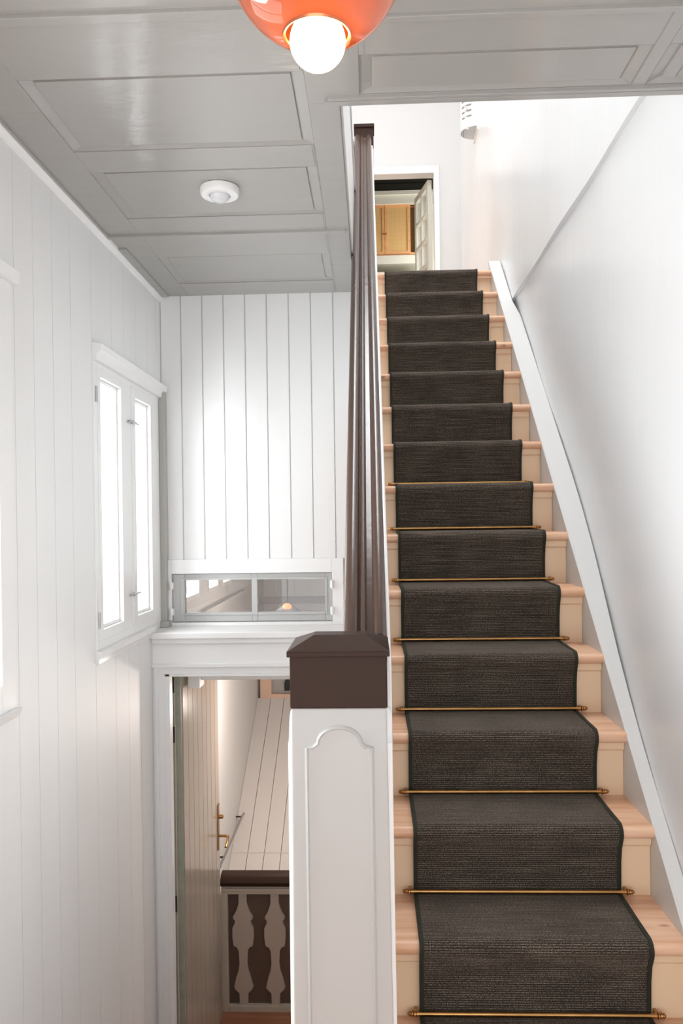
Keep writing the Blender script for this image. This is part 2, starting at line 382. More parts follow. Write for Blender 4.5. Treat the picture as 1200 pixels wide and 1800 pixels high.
# panelled ceiling with recessed fields
pan = [(-0.89, -0.155, 2.005, 2.40), (-0.89, -0.158, 2.545, 2.935), (-0.893, -0.163, 3.37, 3.745), (-0.015, 0.697, 1.945, 2.125),
       (-0.89, -0.155, 1.12, 1.62), (0.0, 0.70, 1.12, 1.62), (0.735, 0.84, 1.945, 2.125)]
bm = NB(); D = 0.011
for r in rects(XL, 0.86, -1.2, 2.165, pan) + rects(XL, -0.07, 2.165, YB, pan): box(bm, r[0], r[1], r[2], r[3], ZC, ZC + 0.05)
for x0, x1, y0, y1 in pan:
    b = 0.035; z1 = ZC + D
    o_ = [(x0, y0, ZC), (x1, y0, ZC), (x1, y1, ZC), (x0, y1, ZC)]; i_ = [(x0 + b, y0 + b * .6, z1), (x1 - b, y0 + b * .6, z1), (x1 - b, y1 - b * .6, z1), (x0 + b, y1 - b * .6, z1)]
    # a small quirk, then the raised bevel, then the flat field
    q = [(x0, y0, ZC + 0.003), (x1, y0, ZC + 0.003), (x1, y1, ZC + 0.003), (x0, y1, ZC + 0.003)]
    O = [bm.verts.new(p) for p in o_]; Q = [bm.verts.new(p) for p in q]; I = [bm.verts.new(p) for p in i_]
    F = [bm.verts.new((p[0], p[1], z1 - 0.005)) for p in i_]
    for k in range(4):
        l = (k + 1) % 4
        bm.faces.new((O[k], O[l], Q[l], Q[k])); bm.faces.new((Q[k], Q[l], I[l], I[k])); bm.faces.new((I[k], I[l], F[l], F[k]))
    bm.faces.new(F)
# slab body above, beads and steps below
box(bm, XL, 0.86, -1.2, 2.165, ZC + 0.05, ZU); box(bm, XL, -0.07, 2.165, YB + 0.12, ZC + 0.05, ZU)
for a in ((XL + 0.018, -0.085, 3.095, 3.118), (-0.10, 0.86, 2.128, 2.140), (XL, -0.18, 1.745, 1.775), (-0.02, 0.86, 1.79, 1.81)):
    box(bm, a[0], a[1], a[2], a[3], ZC - 0.009, ZC + 0.01)
box(bm, -0.11, 0.86, 2.143, 2.165, ZC - 0.009, ZC + 0.01)
box(bm, XL + 0.001, XL + 0.024, 1.775, 3.118, ZC - 0.008, ZC + 0.01)
box(bm, XL + 0.001, XL + 0.05, 3.24, YB - 0.02, ZC - 0.008, ZC + 0.01)
for (x, y) in ((-0.50, 2.25),): pass
struct('ceiling', bm, CEIL, 'glossy grey ceiling of moulded wooden panels', 'ceiling', bevel=0.0012)
# crown moulding on the left wall, and the white side of the floor slab at the stair opening
bm = NB(); prism(bm, [(XL, ZC), (XL + 0.018, ZC), (XL + 0.016, ZC - 0.012), (XL + 0.006, ZC - 0.026), (XL, ZC - 0.028)], 'Y', -1.2, YB)
struct('trim_4', bm, TRIM, 'thin white crown moulding along the left wall', 'moulding')
bm = NB(); box(bm, -0.07, -0.062, 2.17, 4.70, ZC + 0.012, 1.66); box(bm, -0.085, -0.055, 2.17, 4.70, 1.66, 1.69); box(bm, -0.085, -0.058, 2.17, 4.70, 1.665, 1.70)
struct('trim_5', bm, TRIM, 'white fascia along the stair opening beside the handrail', 'fascia', bevel=0.002)

# upper storey shell
DU = (-0.16, 0.615, ZU, 3.172)
bm = NB()
for r in rects(-2.6, 0.95, ZU, 5.2, [DU]): box(bm, r[0], r[1], 7.3, 7.4, r[2], r[3])
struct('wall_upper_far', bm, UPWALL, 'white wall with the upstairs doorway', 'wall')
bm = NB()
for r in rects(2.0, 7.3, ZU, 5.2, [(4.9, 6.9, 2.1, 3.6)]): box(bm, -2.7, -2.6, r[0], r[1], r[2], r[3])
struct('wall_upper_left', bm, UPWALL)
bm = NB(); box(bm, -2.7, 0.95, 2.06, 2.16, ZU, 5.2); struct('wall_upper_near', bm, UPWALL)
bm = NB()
for r in rects(-2.7, 0.95, 2.06, 7.4, [(-0.55, 0.8, 2.5, 4.7)]): box(bm, r[0], r[1], r[2], r[3], 5.2, 5.25)  # unseen roof opening, added to let fill light down the stairwell
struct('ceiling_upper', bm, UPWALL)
bm = NB()
box(bm, 0.615, 0.662, 7.28, 7.3, ZU, 3.237); box(bm, -0.21, -0.16, 7.28, 7.3, ZU, 3.237); box(bm, -0.16, 0.615, 7.28, 7.3, 3.172, 3.237)
struct('trim_6', bm, WHITE, 'white casing around the upstairs doorway', 'door casing', bevel=0.003)
# kitchen beyond the upstairs door
bm = NB()
for k in range(9): box(bm, -1.0, 1.3, 7.4 + k * 0.145, 7.4 + k * 0.145 + 0.138, 3.50 + 0.006 * (k % 2), 3.54)
struct('ceiling_kitchen', bm, BLACKC, 'black boarded ceiling seen through the upstairs doorway', 'ceiling')
bm = NB(); box(bm, -1.0, 1.3, 8.47, 8.55, 3.375, 3.50, 0.0); box(bm, -1.0, 1.3, 8.44, 8.47, 3.46, 3.50)
box(bm, -1.0, 1.3, 8.82, 8.9, ZU, 3.6); box(bm, 1.2, 1.3, 7.4, 8.9, ZU, 3.6); box(bm, -1.1, -1.0, 7.4, 8.9, ZU, 3.6)
struct('wall_kitchen', bm, KITCH, 'cream kitchen wall and beam seen through the upstairs doorway', 'wall')

# lower hall beyond the doorway
HWIN = [(4.35, 4.76, -0.435, 0.10), (5.01, 5.35, -0.435, 0.10), (5.49, 5.85, -0.435, 0.10)]
bm = NB()
for r in rects(YB + 0.12, 7.7, ZF, 0.2, HWIN): box(bm, XL - 0.05, XL, r[0], r[1], r[2], r[3])
box(bm, XL, XL + 0.02, YB + 0.3, 6.4, -0.56, -0.535)
struct('wall_hall_left', bm, HALLW, 'pale hall wall with high windows behind the transom', 'wall')
bm = NB(); box(bm, 0.5, 0.6, YB + 0.12, 7.7, ZF, 0.2); struct('wall_hall_right', bm, HALLW)
bm = NB(); box(bm, XL - .14, 0.6, 7.6, 7.7, ZF, 0.2)
for x0, x1 in ((-0.93, -0.90), (-0.86, -0.74), (-0.58, -0.28)): box(bm, x0, x1, 7.57, 7.6, -1.2, 0.0)
struct('wall_hall_far', bm, HALLW)
bm = NB(); box(bm, XL - 0.14, 0.6, YB + 0.10, 7.7, 0.2, 0.25); struct('ceiling_hall', bm, HALLW)
bm = NB()   # boarded slope rising away behind the balustrade
def sl(y): return -2.45 + 0.565 * (y - 5.56)
xs = [XL, -0.92, -0.80, -0.68, -0.56, -0.44, -0.32, -0.2, -0.08, 0.04, 0.16, 0.28, 0.4, 0.5]
for a, b in zip(xs, xs[1:]):
    prism(bm, [(5.18, sl(5.18)), (7.12, sl(7.12)), (7.12, sl(7.12) - 0.03), (5.18, sl(5.18) - 0.03)], 'X', a + 0.002, b - 0.002)
box(bm, XL, 0.5, 5.16, 5.19, ZF, sl(5.18)); box(bm, XL, 0.5, 5.70, 5.706, sl(5.70) - 0.01, sl(5.70) + 0.004)
struct('wall_hall_slope', bm, HALLB, 'sloping pale boards rising behind the lower balustrade', 'boarding')
bm = NB(); box(bm, XL, 0.5, 5.2, 7.7, ZF - 0.1, ZF); struct('floor_hall_void', bm, HALLW)

# ------------------------------------------------------------------ WINDOWS
def casement(parent, y0, y1, gy0, gy1, z0, z1, gz0, gz1):
    bm = NB()
    for r in rects(y0, y1, z0, z1, [(gy0, gy1, gz0, gz1)]): box(bm, XL - 0.03, XL + 0.006, r[0], r[1], r[2], r[3])
    for r in rects(gy0 - 0.0, gy1 + 0.0, gz0, gz1, [(gy0 + 0.012, gy1 - 0.012, gz0 + 0.014, gz1 - 0.014)]): box(bm, XL - 0.026, XL - 0.012, r[0], r[1], r[2], r[3])
    s = obj('sash', bm, TRIM, parent, bevel=0.002)
    bm = NB(); box(bm, XL - 0.022, XL - 0.019, gy0, gy1, gz0, gz1); obj('glass_pane', bm, GLASS, s)
    return s
wn = thing('window_1', 'white double casement window on the left wall with two metal catches', 'window', (XL, 3.42, -0.474)); wn['kind'] = 'structure'
bm = NB()
for r in rects(2.965, 3.865, -0.474, 0.625, [(3.0, 3.372, -0.44, 0.605), (3.427, 3.835, -0.44, 0.605)]): box(bm, XL - 0.042, XL + 0.003, r[0], r[1], r[2], r[3])
obj('window_frame', bm, TRIM, wn, bevel=0.002)
casement(wn, 3.0, 3.372, 3.032, 3.285, -0.44, 0.605, -0.40, 0.572)
casement(wn, 3.427, 3.835, 3.484, 3.728, -0.44, 0.605, -0.40, 0.562)
bm = NB(); prism(bm, [(XL, 0.625), (XL + 0.016, 0.628), (XL + 0.020, 0.650), (XL + 0.034, 0.664), (XL + 0.038, 0.684), (XL, 0.692)], 'Y', 2.96, 3.93)
obj('head_moulding', bm, TRIM, wn)
bm = NB(); prism(bm, [(XL, -0.474), (XL + 0.026, -0.476), (XL + 0.026, -0.497), (XL + 0.012, -0.505), (XL + 0.010, -0.522), (XL, -0.525)], 'Y', 2.96, 3.70)
obj('window_sill', bm, TRIM, wn)
for z in (0.445, -0.298):
    bm = NB(); tube(bm, [(XL + 0.012, 3.36, z), (XL + 0.022, 3.40, z + 0.002), (XL + 0.012, 3.50, z)], 0.0045, 8); sphere(bm, (XL + 0.014, 3.40, z), 0.008, 10)
    obj('window_catch', bm, STEEL, wn, smooth=True)
for z in (0.50, -0.36):
    bm = NB(); lathe(bm, [(0.005, 0), (0.005, 0.06)], (XL + 0.006, 2.985, z - 0.03), seg=8, cap=True); obj('hinge', bm, STEEL, wn)
wn = thing('window_2', 'edge of a second white window casing at the left border', 'window', (XL, 1.775, -0.48)); wn['kind'] = 'structure'
bm = NB()
for r in rects(1.20, 2.255, -0.52, 0.70, [(1.31, 2.17, -0.44, 0.64)]): box(bm, XL - 0.002, XL + 0.014, r[0], r[1], r[2], r[3])
for r in rects(1.30, 2.25, -0.48, 0.69, [(1.34, 1.76, -0.42, 0.62), (1.80, 2.14, -0.42, 0.62)]): box(bm, XL - 0.042, XL - 0.01, r[0], r[1], r[2], r[3])
obj('window_frame', bm, TRIM, wn, bevel=0.002)
bm = NB(); box(bm, XL - 0.04, XL - 0.037, 1.33, 2.16, -0.43, 0.63); obj('glass_pane', bm, GLASS, wn)
bm = NB(); prism(bm, [(XL, 0.70), (XL + 0.03, 0.70), (XL + 0.035, 0.735), (XL, 0.742)], 'Y', 1.18, 2.27); obj('head_moulding', bm, TRIM, wn)
bm = NB(); prism(bm, [(XL, -0.52), (XL + 0.03, -0.52), (XL + 0.02, -0.545), (XL, -0.55)], 'Y', 1.18, 2.26); obj('window_sill', bm, TRIM, wn)
# boxed corner post between window and back wall, corner shade put into its colour
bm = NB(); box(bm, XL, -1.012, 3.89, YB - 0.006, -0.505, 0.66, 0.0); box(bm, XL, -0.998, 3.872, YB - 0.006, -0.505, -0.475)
struct('trim_7', bm, GREIGE, 'narrow corner post right of the window, shade painted in as grey-beige', 'trim', bevel=0.003)

# internal transom window
wn = thing('window_3', 'small grey two-pane transom window over the lower doorway', 'window', (-0.6, YB, -0.489)); wn['kind'] = 'structure'
bm = NB()
for r in rects(-0.995, -0.199, -0.487, -0.248, [(-0.935, -0.598, -0.441, -0.279), (-0.570, -0.232, -0.441, -0.279)]): box(bm, r[0], r[1], YB + 0.0, YB + 0.035, r[2], r[3])
for r in rects(-0.957, -0.222, -0.455, -0.268, [(-0.935, -0.598, -0.441, -0.279), (-0.570, -0.232, -0.441, -0.279)]): box(bm, r[0], r[1], YB - 0.006, YB + 0.002, r[2], r[3])
obj('window_frame', bm, GREYWIN, wn, bevel=0.002)
for a, b in ((-0.935, -0.598), (-0.570, -0.232)):
    bm = NB(); box(bm, a, b, YB + 0.015, YB + 0.018, -0.441, -0.279); obj('glass_pane', bm, GLASST, wn)
for x in (-0.997, -0.197):
    for z in (-0.305, -0.435):
        bm = NB(); box(bm, x - 0.010, x + 0.010, YB - 0.030, YB + 0.001, z - 0.018, z + 0.018, 0.003)
        lathe(bm, [(0.005, 0), (0.005, 0.044)], (x, YB - 0.031, z - 0.022), seg=8, cap=True); obj('hinge', bm, TRIM, wn)
# high hall windows
for i, (a, b, c, d) in enumerate(HWIN):
    wn = thing('window_%d' % (4 + i), ['bright hall window nearest the transom', 'bright hall window in the middle behind the transom', 'bright hall window farthest behind the transom'][i], 'window', (XL, (a + b) / 2, c)); wn['kind'] = 'structure'
    bm = NB()
    for r in rects(a, b, c, d, [(a + 0.025, b - 0.025, c + 0.025, d - 0.025)]): box(bm, XL - 0.045, XL + 0.005, r[0], r[1], r[2], r[3])
    obj('window_frame', bm, TRIM, wn)
    bm = NB(); box(bm, XL - 0.03, XL - 0.027, a + 0.02, b - 0.02, c + 0.02, d - 0.02); obj('glass_pane', bm, GLASS, wn)

# ------------------------------------------------------------------ DOORS
# lower boarded door leaf, swung open away from us
dr = thing('door_1', 'beige glossy boarded door standing open in the lower doorway', 'door', (-1.01, 3.97, ZF)); dr['kind'] = 'structure'
def leafx(y, off): return -1.012 + off + (y - 3.97) * 0.026
bm = NB()
vs = box(bm, 0, 0.044, 3.97, 4.79, ZF + 0.02, -0.722)
for v in vs: v.co.x = leafx(v.co.y, v.co.x)
obj('door_core', bm, DOORG, dr, bevel=0.002)
bm = NB(); n = 8
for k in range(n):
    a = 3.985 + k * (4.785 - 3.985) / n; b = a + (4.785 - 3.985) / n
    fs = prism(bm, [(a + 0.0035, 0.0), (b - 0.0035, 0.0), (b - 0.001, -0.006), (a + 0.001, -0.006)], 'Z', ZF + 0.03, -0.73)
for v in bm.verts:
    y, off = v.co.x, v.co.y
    v.co.x = leafx(y, 0.050 + off); v.co.y = y
obj('board_face', bm, DOORB, dr)
bm = NB(); box(bm, leafx(3.97, 0.012), leafx(3.97, 0.017), 3.962, 3.97, ZF + 0.03, -0.73); obj('edge_bead', bm, CREAM, dr)
hx = leafx(4.74, 0.050)
bm = NB(); box(bm, hx, hx + 0.006, 4.725, 4.765, -1.95, -1.68, 0.001); hp = obj('handle_plate', bm, BRASS, dr)
bm = NB(); tube(bm, [(hx, 4.745, -1.87), (hx + 0.045, 4.745, -1.87), (hx + 0.06, 4.74, -1.872), (hx + 0.066, 4.70, -1.88), (hx + 0.062, 4.65, -1.90)], 0.008, 10); obj('door_handle', bm, BRASS, hp, smooth=True)
bm = NB(); lathe(bm, [(0.012, 0), (0.013, 0.02), (0.010, 0.032), (0.004, 0.034)], (hx, 4.745, -1.755), 'X', 14, True); obj('lock_knob', bm, BRASS, hp, smooth=True)
for z in (-0.80, -1.05, -1.9):
    bm = NB(); lathe(bm, [(0.006, 0), (0.006, 0.09)], (-1.016, 3.962, z - 0.05), seg=10, cap=True); box(bm, -1.02, -0.998, 3.962, 3.968, z - 0.045, z + 0.035); obj('hinge', bm, DARKFE, dr)
# door closer box with slide rail
dc = thing('door_closer', 'white boxy closer at the top of the open lower door', 'door closer', (-0.93, 4.15, -0.80))
bm = NB(); box(bm, -0.945, -0.885, 4.03, 4.14, -0.838, -0.765, 0.003); obj('closer_body', bm, PLASTIC, dc)
bm = NB(); tube(bm, [(-0.90, 4.09, -0.775), (-0.78, 4.10, -0.785)], 0.007, 8); obj('closer_arm', bm, CREAM, dc)
bm = NB(); box(bm, -0.885, -0.22, 4.075, 4.095, -0.803, -0.770, 0.002); obj('slide_rail', bm, PLASTIC, dc)
# upstairs glazed door leaf
dr = thing('door_2', 'cream glazed door standing open in the upstairs doorway', 'door', (0.60, 7.38, ZU)); dr['kind'] = 'structure'
hinge = Vector((0.603, 7.40)); dirv = Vector((-0.22, 0.975)).normalized(); nrm = Vector((-dirv.y, dirv.x))
def leafbox(bm, u0, u1, t0, t1, z0, z1):
    vs = box(bm, u0, u1, t0, t1, z0, z1)
    for v in vs:
        p = hinge + dirv * v.co.x + nrm * v.co.y; v.co.x, v.co.y = p.x, p.y
cols = [(0.055, 0.215), (0.240, 0.395)]; rows = [(1.95 + k * 0.235, 1.95 + k * 0.235 + 0.205) for k in range(5)]
bm = NB()
for r in rects(0, 0.45, ZU + 0.02, 3.155, [(c[0], c[1], q[0], q[1]) for c in cols for q in rows]): leafbox(bm, r[0], r[1], 0, 0.038, r[2], r[3])
obj('door_frame', bm, KITCH, dr)
bm = NB(); leafbox(bm, 0.05, 0.40, 0.016, 0.020, 1.93, 3.12); obj('glass_pane', bm, GLASST, dr)
for z in (2.05, 2.93):
    bm = NB(); lathe(bm, [(0.009, 0), (0.009, 0.09)], (0.605, 7.39, z), seg=8, cap=True); obj('hinge', bm, KITCH, dr)

# ------------------------------------------------------------------ STAIRCASE
st = thing('staircase', 'steep pine staircase with cream risers climbing to the upper floor', 'staircase', (0.41, B0, ZLAND))
SX0, SX1 = 0.043, 0.766
for n in range(-1, 14):
    y, z = yr(n), zt(n + 1)
    zb = zt(n) if n >= 0 else ZLAND
    yt = yr(n + 1) + 0.012 if n < 13 else yr(n + 1) + 0.05
    bm = NB(); r = 0.017; pts = [(yt, z), (y - 0.035 + r, z)]
    for k in range(1, 8): a = PI / 2 + PI * k / 8; pts.append((y - 0.035 + r + r * math.cos(a), z - r + r * math.sin(a)))
    pts += [(y - 0.035 + r, z - 2 * r), (yt, z - 2 * r)]
    prism(bm, pts, 'X', SX0, SX1); obj('tread', bm, PINE, st, smooth=True)
    bm = NB(); box(bm, SX0, SX1 - 0.003, y, y + 0.018, zb, z - 2 * r)
    prism(bm, [(y, z - 2 * r), (y - 0.012, z - 2 * r), (y - 0.010, z - 2 * r - 0.022), (y - 0.004, z - 2 * r - 0.028), (y, z - 2 * r - 0.028)], 'X', SX0, SX1 - 0.003)
    obj('riser', bm, RISER, st)
# stringer against the right wall
def ns(y): return zt(1) + R0 / G0 * (y - (B0 - 0.035))
bm = NB(); N = 24; rows_ = []
for i in range(N + 1):
    y = 1.70 + (5.06 - 1.70) * i / N; zt_ = ns(y) - 0.012; xo = min(wallx(y, zt_) - 0.0045, 0.833 if zt_ > 1.2 else 1)
    rows_.append([bm.verts.new(p) for p in ((SX1 - 0.002, y, zt_ - 0.30), (SX1 - 0.002, y, zt_), (SX1 + 0.006, y, zt_ + 0.006), (xo, y, zt_ + 0.006), (xo, y, zt_ - 0.30))])
for a, b in zip(rows_, rows_[1:]):
    for k in range(5): bm.faces.new((a[k], b[k], b[(k + 1) % 5], a[(k + 1) % 5]))
bm.faces.new(rows_[0]); bm.faces.new(rows_[-1][::-1])
obj('stringer', bm, mat('stringer_paint', (0.70, 0.695, 0.68), 0.35, bump=0.05, bscale=20), st)

# runner
def path(t):
    P = []
    for n in range(-1, 14):
        y, z = yr(n), zt(n + 1); zb = zt(n) if n >= 0 else ZLAND
        P.append((y - 0.004 - t, zb + t + 0.002)); P.append((y - 0.008 - t, (zb + z) / 2)); P.append((y - 0.016 - t, z - 0.06)); P.append((y - 0.026 - t, z - 0.04))
        r = 0.017; cy_, cz_ = y - 0.035 + r, z - r
        for k in range(0, 7):
            a = PI * 1.08 - (PI * 0.58) * k / 6; P.append((cy_ + (r + t) * math.cos(a), cz_ + (r + t) * math.sin(a)))
        P.append((y + 0.08, z + t)); 
    P.append((yr(14) + 0.35, zt(14) + t))
    return P
def strip(bm, x0, x1, t0, t1, uv=True):
    top, bot = path(t1), path(t0); s = [0]
    for a, b in zip(top, top[1:]): s.append(s[-1] + math.hypot(b[0] - a[0], b[1] - a[1]))
    nx = 6 if uv else 1
    xs = [x0 + (x1 - x0) * i / nx for i in range(nx + 1)]
    V = [[bm.verts.new((x, p[0], p[1])) for x in xs] for p in top]; W = [[bm.verts.new((x, p[0], p[1])) for x in (x0, x1)] for p in bot]
    L = bm.loops.layers.uv.new('UVMap') if uv else None
    for i in range(len(top) - 1):
        for j in range(nx):
            f = bm.faces.new((V[i][j], V[i][j + 1], V[i + 1][j + 1], V[i + 1][j]))
            if uv:
                for l, (ii, jj) in zip(f.loops, ((i, j), (i, j + 1), (i + 1, j + 1), (i + 1, j))): l[L].uv = (xs[jj], s[ii])
        bm.faces.new((W[i][0], V[i][0], V[i + 1][0], W[i + 1][0])); bm.faces.new((V[i][-1], W[i][1], W[i + 1][1], V[i + 1][-1]))
        bm.faces.new((W[i][1], W[i][0], W[i + 1][0], W[i + 1][1]))
    bm.faces.new([W[0][0], W[0][1]] + V[0][::-1]); bm.faces.new([W[-1][1], W[-1][0]] + V[-1])
CX0, CX1 = 0.105, 0.678
rn = thing('stair_runner', 'charcoal ribbed carpet runner with dark green edging down the stairs', 'carpet runner', (0.39, B0, ZLAND))
bm = NB(); strip(bm, CX0 + 0.006, CX1 - 0.006, 0.001, 0.008); obj('carpet', bm, CARPET, rn, smooth=True)
for a, b in ((CX0, CX0 + 0.011), (CX1 - 0.011, CX1)):
    bm = NB(); strip(bm, a, b, 0.0005, 0.0105, False); obj('edge_binding', bm, DARKCARPEDGE, rn, smooth=True)
# brass rods
ordn = ['lowest', 'second lowest', 'third lowest', 'fourth lowest', 'fourth highest', 'third highest', 'second highest', 'highest']
for n in range(8):
    y, z = yr(n) - 0.0222, zt(n) + 0.0185
    t = thing('stair_rod', 'brass rod across the dark runner, %s of the eight brass rods' % ordn[n], 'stair rod', (0.39, y, z - 0.008), 'brass stair rods')
    bm = NB(); tube(bm, [(0.096, y, z), (0.689, y, z)], 0.0062, 12); obj('rod', bm, BRASS, t, smooth=True)
    for s, x in ((-1, 0.096), (1, 0.689)):
        prof = [(0.0062, 0), (0.0088, 0.002), (0.0088, 0.005), (0.0055, 0.007), (0.0078, 0.010), (0.0078, 0.012), (0.0052, 0.014), (0.0066, 0.017), (0.004, 0.021), (0.0005, 0.023)]
        bm = NB(); lathe(bm, [(r, s * h) for r, h in prof], (x, y, z), 'X', 14, True); obj('finial', bm, BRASS, t, smooth=True)
        bm = NB(); box(bm, x + s * 0.001 - 0.004, x + s * 0.001 + 0.004, y, y + 0.0215, z - 0.006, z + 0.006); obj('bracket', bm, BRASS, t)

# ------------------------------------------------------------------ PARTITION, NEWEL, HANDRAIL
def railz(y): return -0.262 + R0 / G0 * (y - 1.8)
bm = NB(); prism(bm, [(1.78, ZLAND), (1.78, railz(1.78) - 0.055), (4.70, railz(4.70) - 0.055), (4.70, ZU - 0.2), (1.9, ZLAND)], 'X', -0.058, 0.041)
box(bm, -0.058, 0.041, 1.78, 4.0, ZLAND - 0.2, ZLAND)
struct('wall_partition', bm, TRIM, 'thin white partition below the brown handrail', 'wall', bevel=0.004)
# profile of the moulded rail
def lobe(x, c, r, h): return h * math.sqrt(max(0, 1 - ((x - c) / r) ** 2)) if abs(x - c) < r else 0
prof = []
for k in range(61):
    x = -0.067 + 0.099 * k / 60
    h = max(lobe(x, -0.049, 0.018, 0.022), lobe(x, -0.0215, 0.0085, 0.018), 0.006, lobe(x, 0.0165, 0.0158, 0.021))
    prof.append((x, h))
bm = NB()
ptsA = [(-0.067, -0.05)] + prof + [(0.032, -0.05)]
ye = 4.688
A = [bm.verts.new((x, 1.799, railz(1.799) + h - 0.010)) for x, h in ptsA]; Bv = [bm.verts.new((x, ye, railz(ye) + h - 0.010)) for x, h in ptsA]
for k in range(len(A)): l = (k + 1) % len(A); bm.faces.new((A[k], A[l], Bv[l], Bv[k]))
bm.faces.new(A[::-1]); bm.faces.new(Bv)
hr = obj('handrail', bm, RAILB, smooth=True); tag(hr, 'long brown moulded handrail rising beside the stairs', 'handrail')
# big newel
nw = thing('newel_post', 'large white panelled newel post with brown square cap', 'newel post', (-0.07, 1.695, ZLAND))
NX0, NX1, NY0, NY1 = -0.166, 0.026, 1.60, 1.79
bm = NB(); vs = box(bm, NX0, NX1, NY0, NY1, ZLAND, -0.374)
for v in vs:
    if v.co.z < -1: v.co.x += -0.004 if v.co.x < -0.1 else 0.008
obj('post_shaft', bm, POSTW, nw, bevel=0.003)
bm = NB(); box(bm, NX0 - 0.002, NX1 + 0.002, NY0 - 0.002, NY1 + 0.002, -0.374, -0.268); obj('post_head', bm, BROWN, nw, bevel=0.0025)
bm = NB()
z0, z1, z2 = -0.270, -0.259, -0.236; e = 0.0075
box(bm, NX0 - e, NX1 + e, NY0 - e, NY1 + e, z0, z1)
lo = [bm.verts.new(p) for p in ((NX0 - e, NY0 - e, z1), (NX1 + e, NY0 - e, z1), (NX1 + e, NY1 + e, z1), (NX0 - e, NY1 + e, z1))]
tp = [bm.verts.new(p) for p in ((-0.124, 1.670, z2), (-0.016, 1.670, z2), (-0.016, 1.725, z2), (-0.124, 1.725, z2))]
for k in range(4): l = (k + 1) % 4; bm.faces.new((lo[k], lo[l], tp[l], tp[k]))
bm.faces.new(tp); obj('post_cap', bm, BROWN, nw, bevel=0.0015)
def arch(u0, u1, zb, zs, zt_, w_):
    """outline of the arched field: up the left side, small shoulder, round arch, shoulder, down"""
    P = [(u0, zb), (u0, zs)]; sh = w_
    P.append((u0 + sh * 0.55, zs)); P.append((u0 + sh, zs + sh * 0.35))
    c = (u0 + u1) / 2; rx = (u1 - u0) / 2 - sh; rz = zt_ - (zs + sh * 0.35)
    for k in range(1, 16): a = PI - PI * k / 16; P.append((c + rx * math.cos(a), zs + sh * 0.35 + rz * math.sin(a)))
    P += [(u1 - sh, zs + sh * 0.35), (u1 - sh * 0.55, zs), (u1, zs), (u1, zb)]
    return P
def ribbon(bm, P, width, mk):
    """raised moulding strip following outline P; mk(u, z, h) places a point"""
    n = len(P); V = []
    for i in range(n):
        a = Vector(P[max(i - 1, 0)]); b = Vector(P[min(i + 1, n - 1)]); d = (b - a).normalized(); nn = Vector((d.y, -d.x)); p = Vector(P[i])
        V.append([bm.verts.new(mk(*(p + nn * o), h)) for o, h in ((-width, 0), (-width * 0.6, 0.006), (0, 0.008), (width * 0.5, 0.004), (width, 0.0))])
    for i in range(n - 1):
        for k in range(4): bm.faces.new((V[i][k], V[i][k + 1], V[i + 1][k + 1], V[i + 1][k]))
P = arch(-0.135, -0.006, ZLAND + 0.1, -0.452, -0.413, 0.022)
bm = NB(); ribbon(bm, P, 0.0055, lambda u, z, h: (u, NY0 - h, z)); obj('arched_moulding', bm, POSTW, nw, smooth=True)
bm = NB(); V = [bm.verts.new((u, NY0 - 0.0035, z)) for u, z in P]; bm.faces.new(V)
W_ = [bm.verts.new((u, NY0 + 0.001, z)) for u, z in P]; bm.faces.new(W_[::-1])
for i in range(len(V)): j = (i + 1) % len(V); bm.faces.new((V[i], W_[i], W_[j], V[j]))
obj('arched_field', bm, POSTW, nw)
for s, xw in ((-1, NX0), (1, NX1)):
    P = arch(1.63, 1.76, ZLAND + 0.1, -0.452, -0.40, 0.022)
    bm = NB(); ribbon(bm, P, 0.007, lambda u, z, h, s=s, xw=xw: (xw + s * (h * 1.25 + (0.004 if z < -1.3 else 0.0005)), u, z)); obj('arched_moulding', bm, TRIM, nw, smooth=True)
# top newel and landing rail upstairs
nt_ = thing('upper_newel_post', 'small newel post with brown top at the head of the handrail', 'newel post', (-0.008, 4.75, ZU))
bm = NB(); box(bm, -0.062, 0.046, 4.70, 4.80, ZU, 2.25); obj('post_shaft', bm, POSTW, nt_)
bm = NB(); box(bm, -0.064, 0.046, 4.699, 4.80, 2.20, 2.325); obj('post_head', bm, BROWN, nt_)
bm = NB(); box(bm, -0.07, 0.051, 4.69, 4.81, 2.325, 2.345); obj('post_cap', bm, BROWN, nt_, bevel=0.002)
lb = thing('landing_balustrade', 'brown topped landing balustrade left of the upper newel', 'balustrade', (-0.9, 4.75, ZU))
bm = NB(); box(bm, -1.8, -0.07, 4.71, 4.79, 2.20, 2.255); obj('top_rail', bm, BROWN, lb, bevel=0.004)
bm = NB(); box(bm, -1.8, -0.07, 4.735, 4.765, ZU, 2.20); obj('panel', bm, GREIGE, lb)

# ------------------------------------------------------------------ LAMP, SENSOR, SCONCE
LX, LY, LZ, LR = -0.068, 1.143, 0.822, 0.1306
lp = thing('pendant_lamp', 'glossy orange globe pendant with a glowing round bulb', 'pendant lamp', (LX, LY, LZ - 0.13))
bm = NB(); prof = []
a0 = math.asin(0.046 / LR)
for k in range(41): a = a0 + (PI - 0.16 - a0) * k / 40; prof.append((LR * math.sin(a), -LR * math.cos(a)))
inner = [((LR - 0.003) * math.sin(a0 + (PI - 0.16 - a0) * k / 40), -(LR - 0.003) * math.cos(a0 + (PI - 0.16 - a0) * k / 40)) for k in range(40, -1, -1)]
lathe(bm, prof + inner + [prof[0]], (LX, LY, LZ), seg=64); obj('lamp_shade', bm, SHADE, lp, smooth=True)
bm = NB(); zz = -LR * math.cos(a0)
lathe(bm, [(0.0455, zz - 0.001), (0.049, zz - 0.003), (0.050, zz + 0.001), (0.0475, zz + 0.004), (0.0455, zz - 0.001)], (LX, LY, LZ), seg=48); obj('rim', bm, COPPER, lp, smooth=True)
bm = NB(); sphere(bm, (LX + 0.001, LY, 0.691), 0.040, 40)
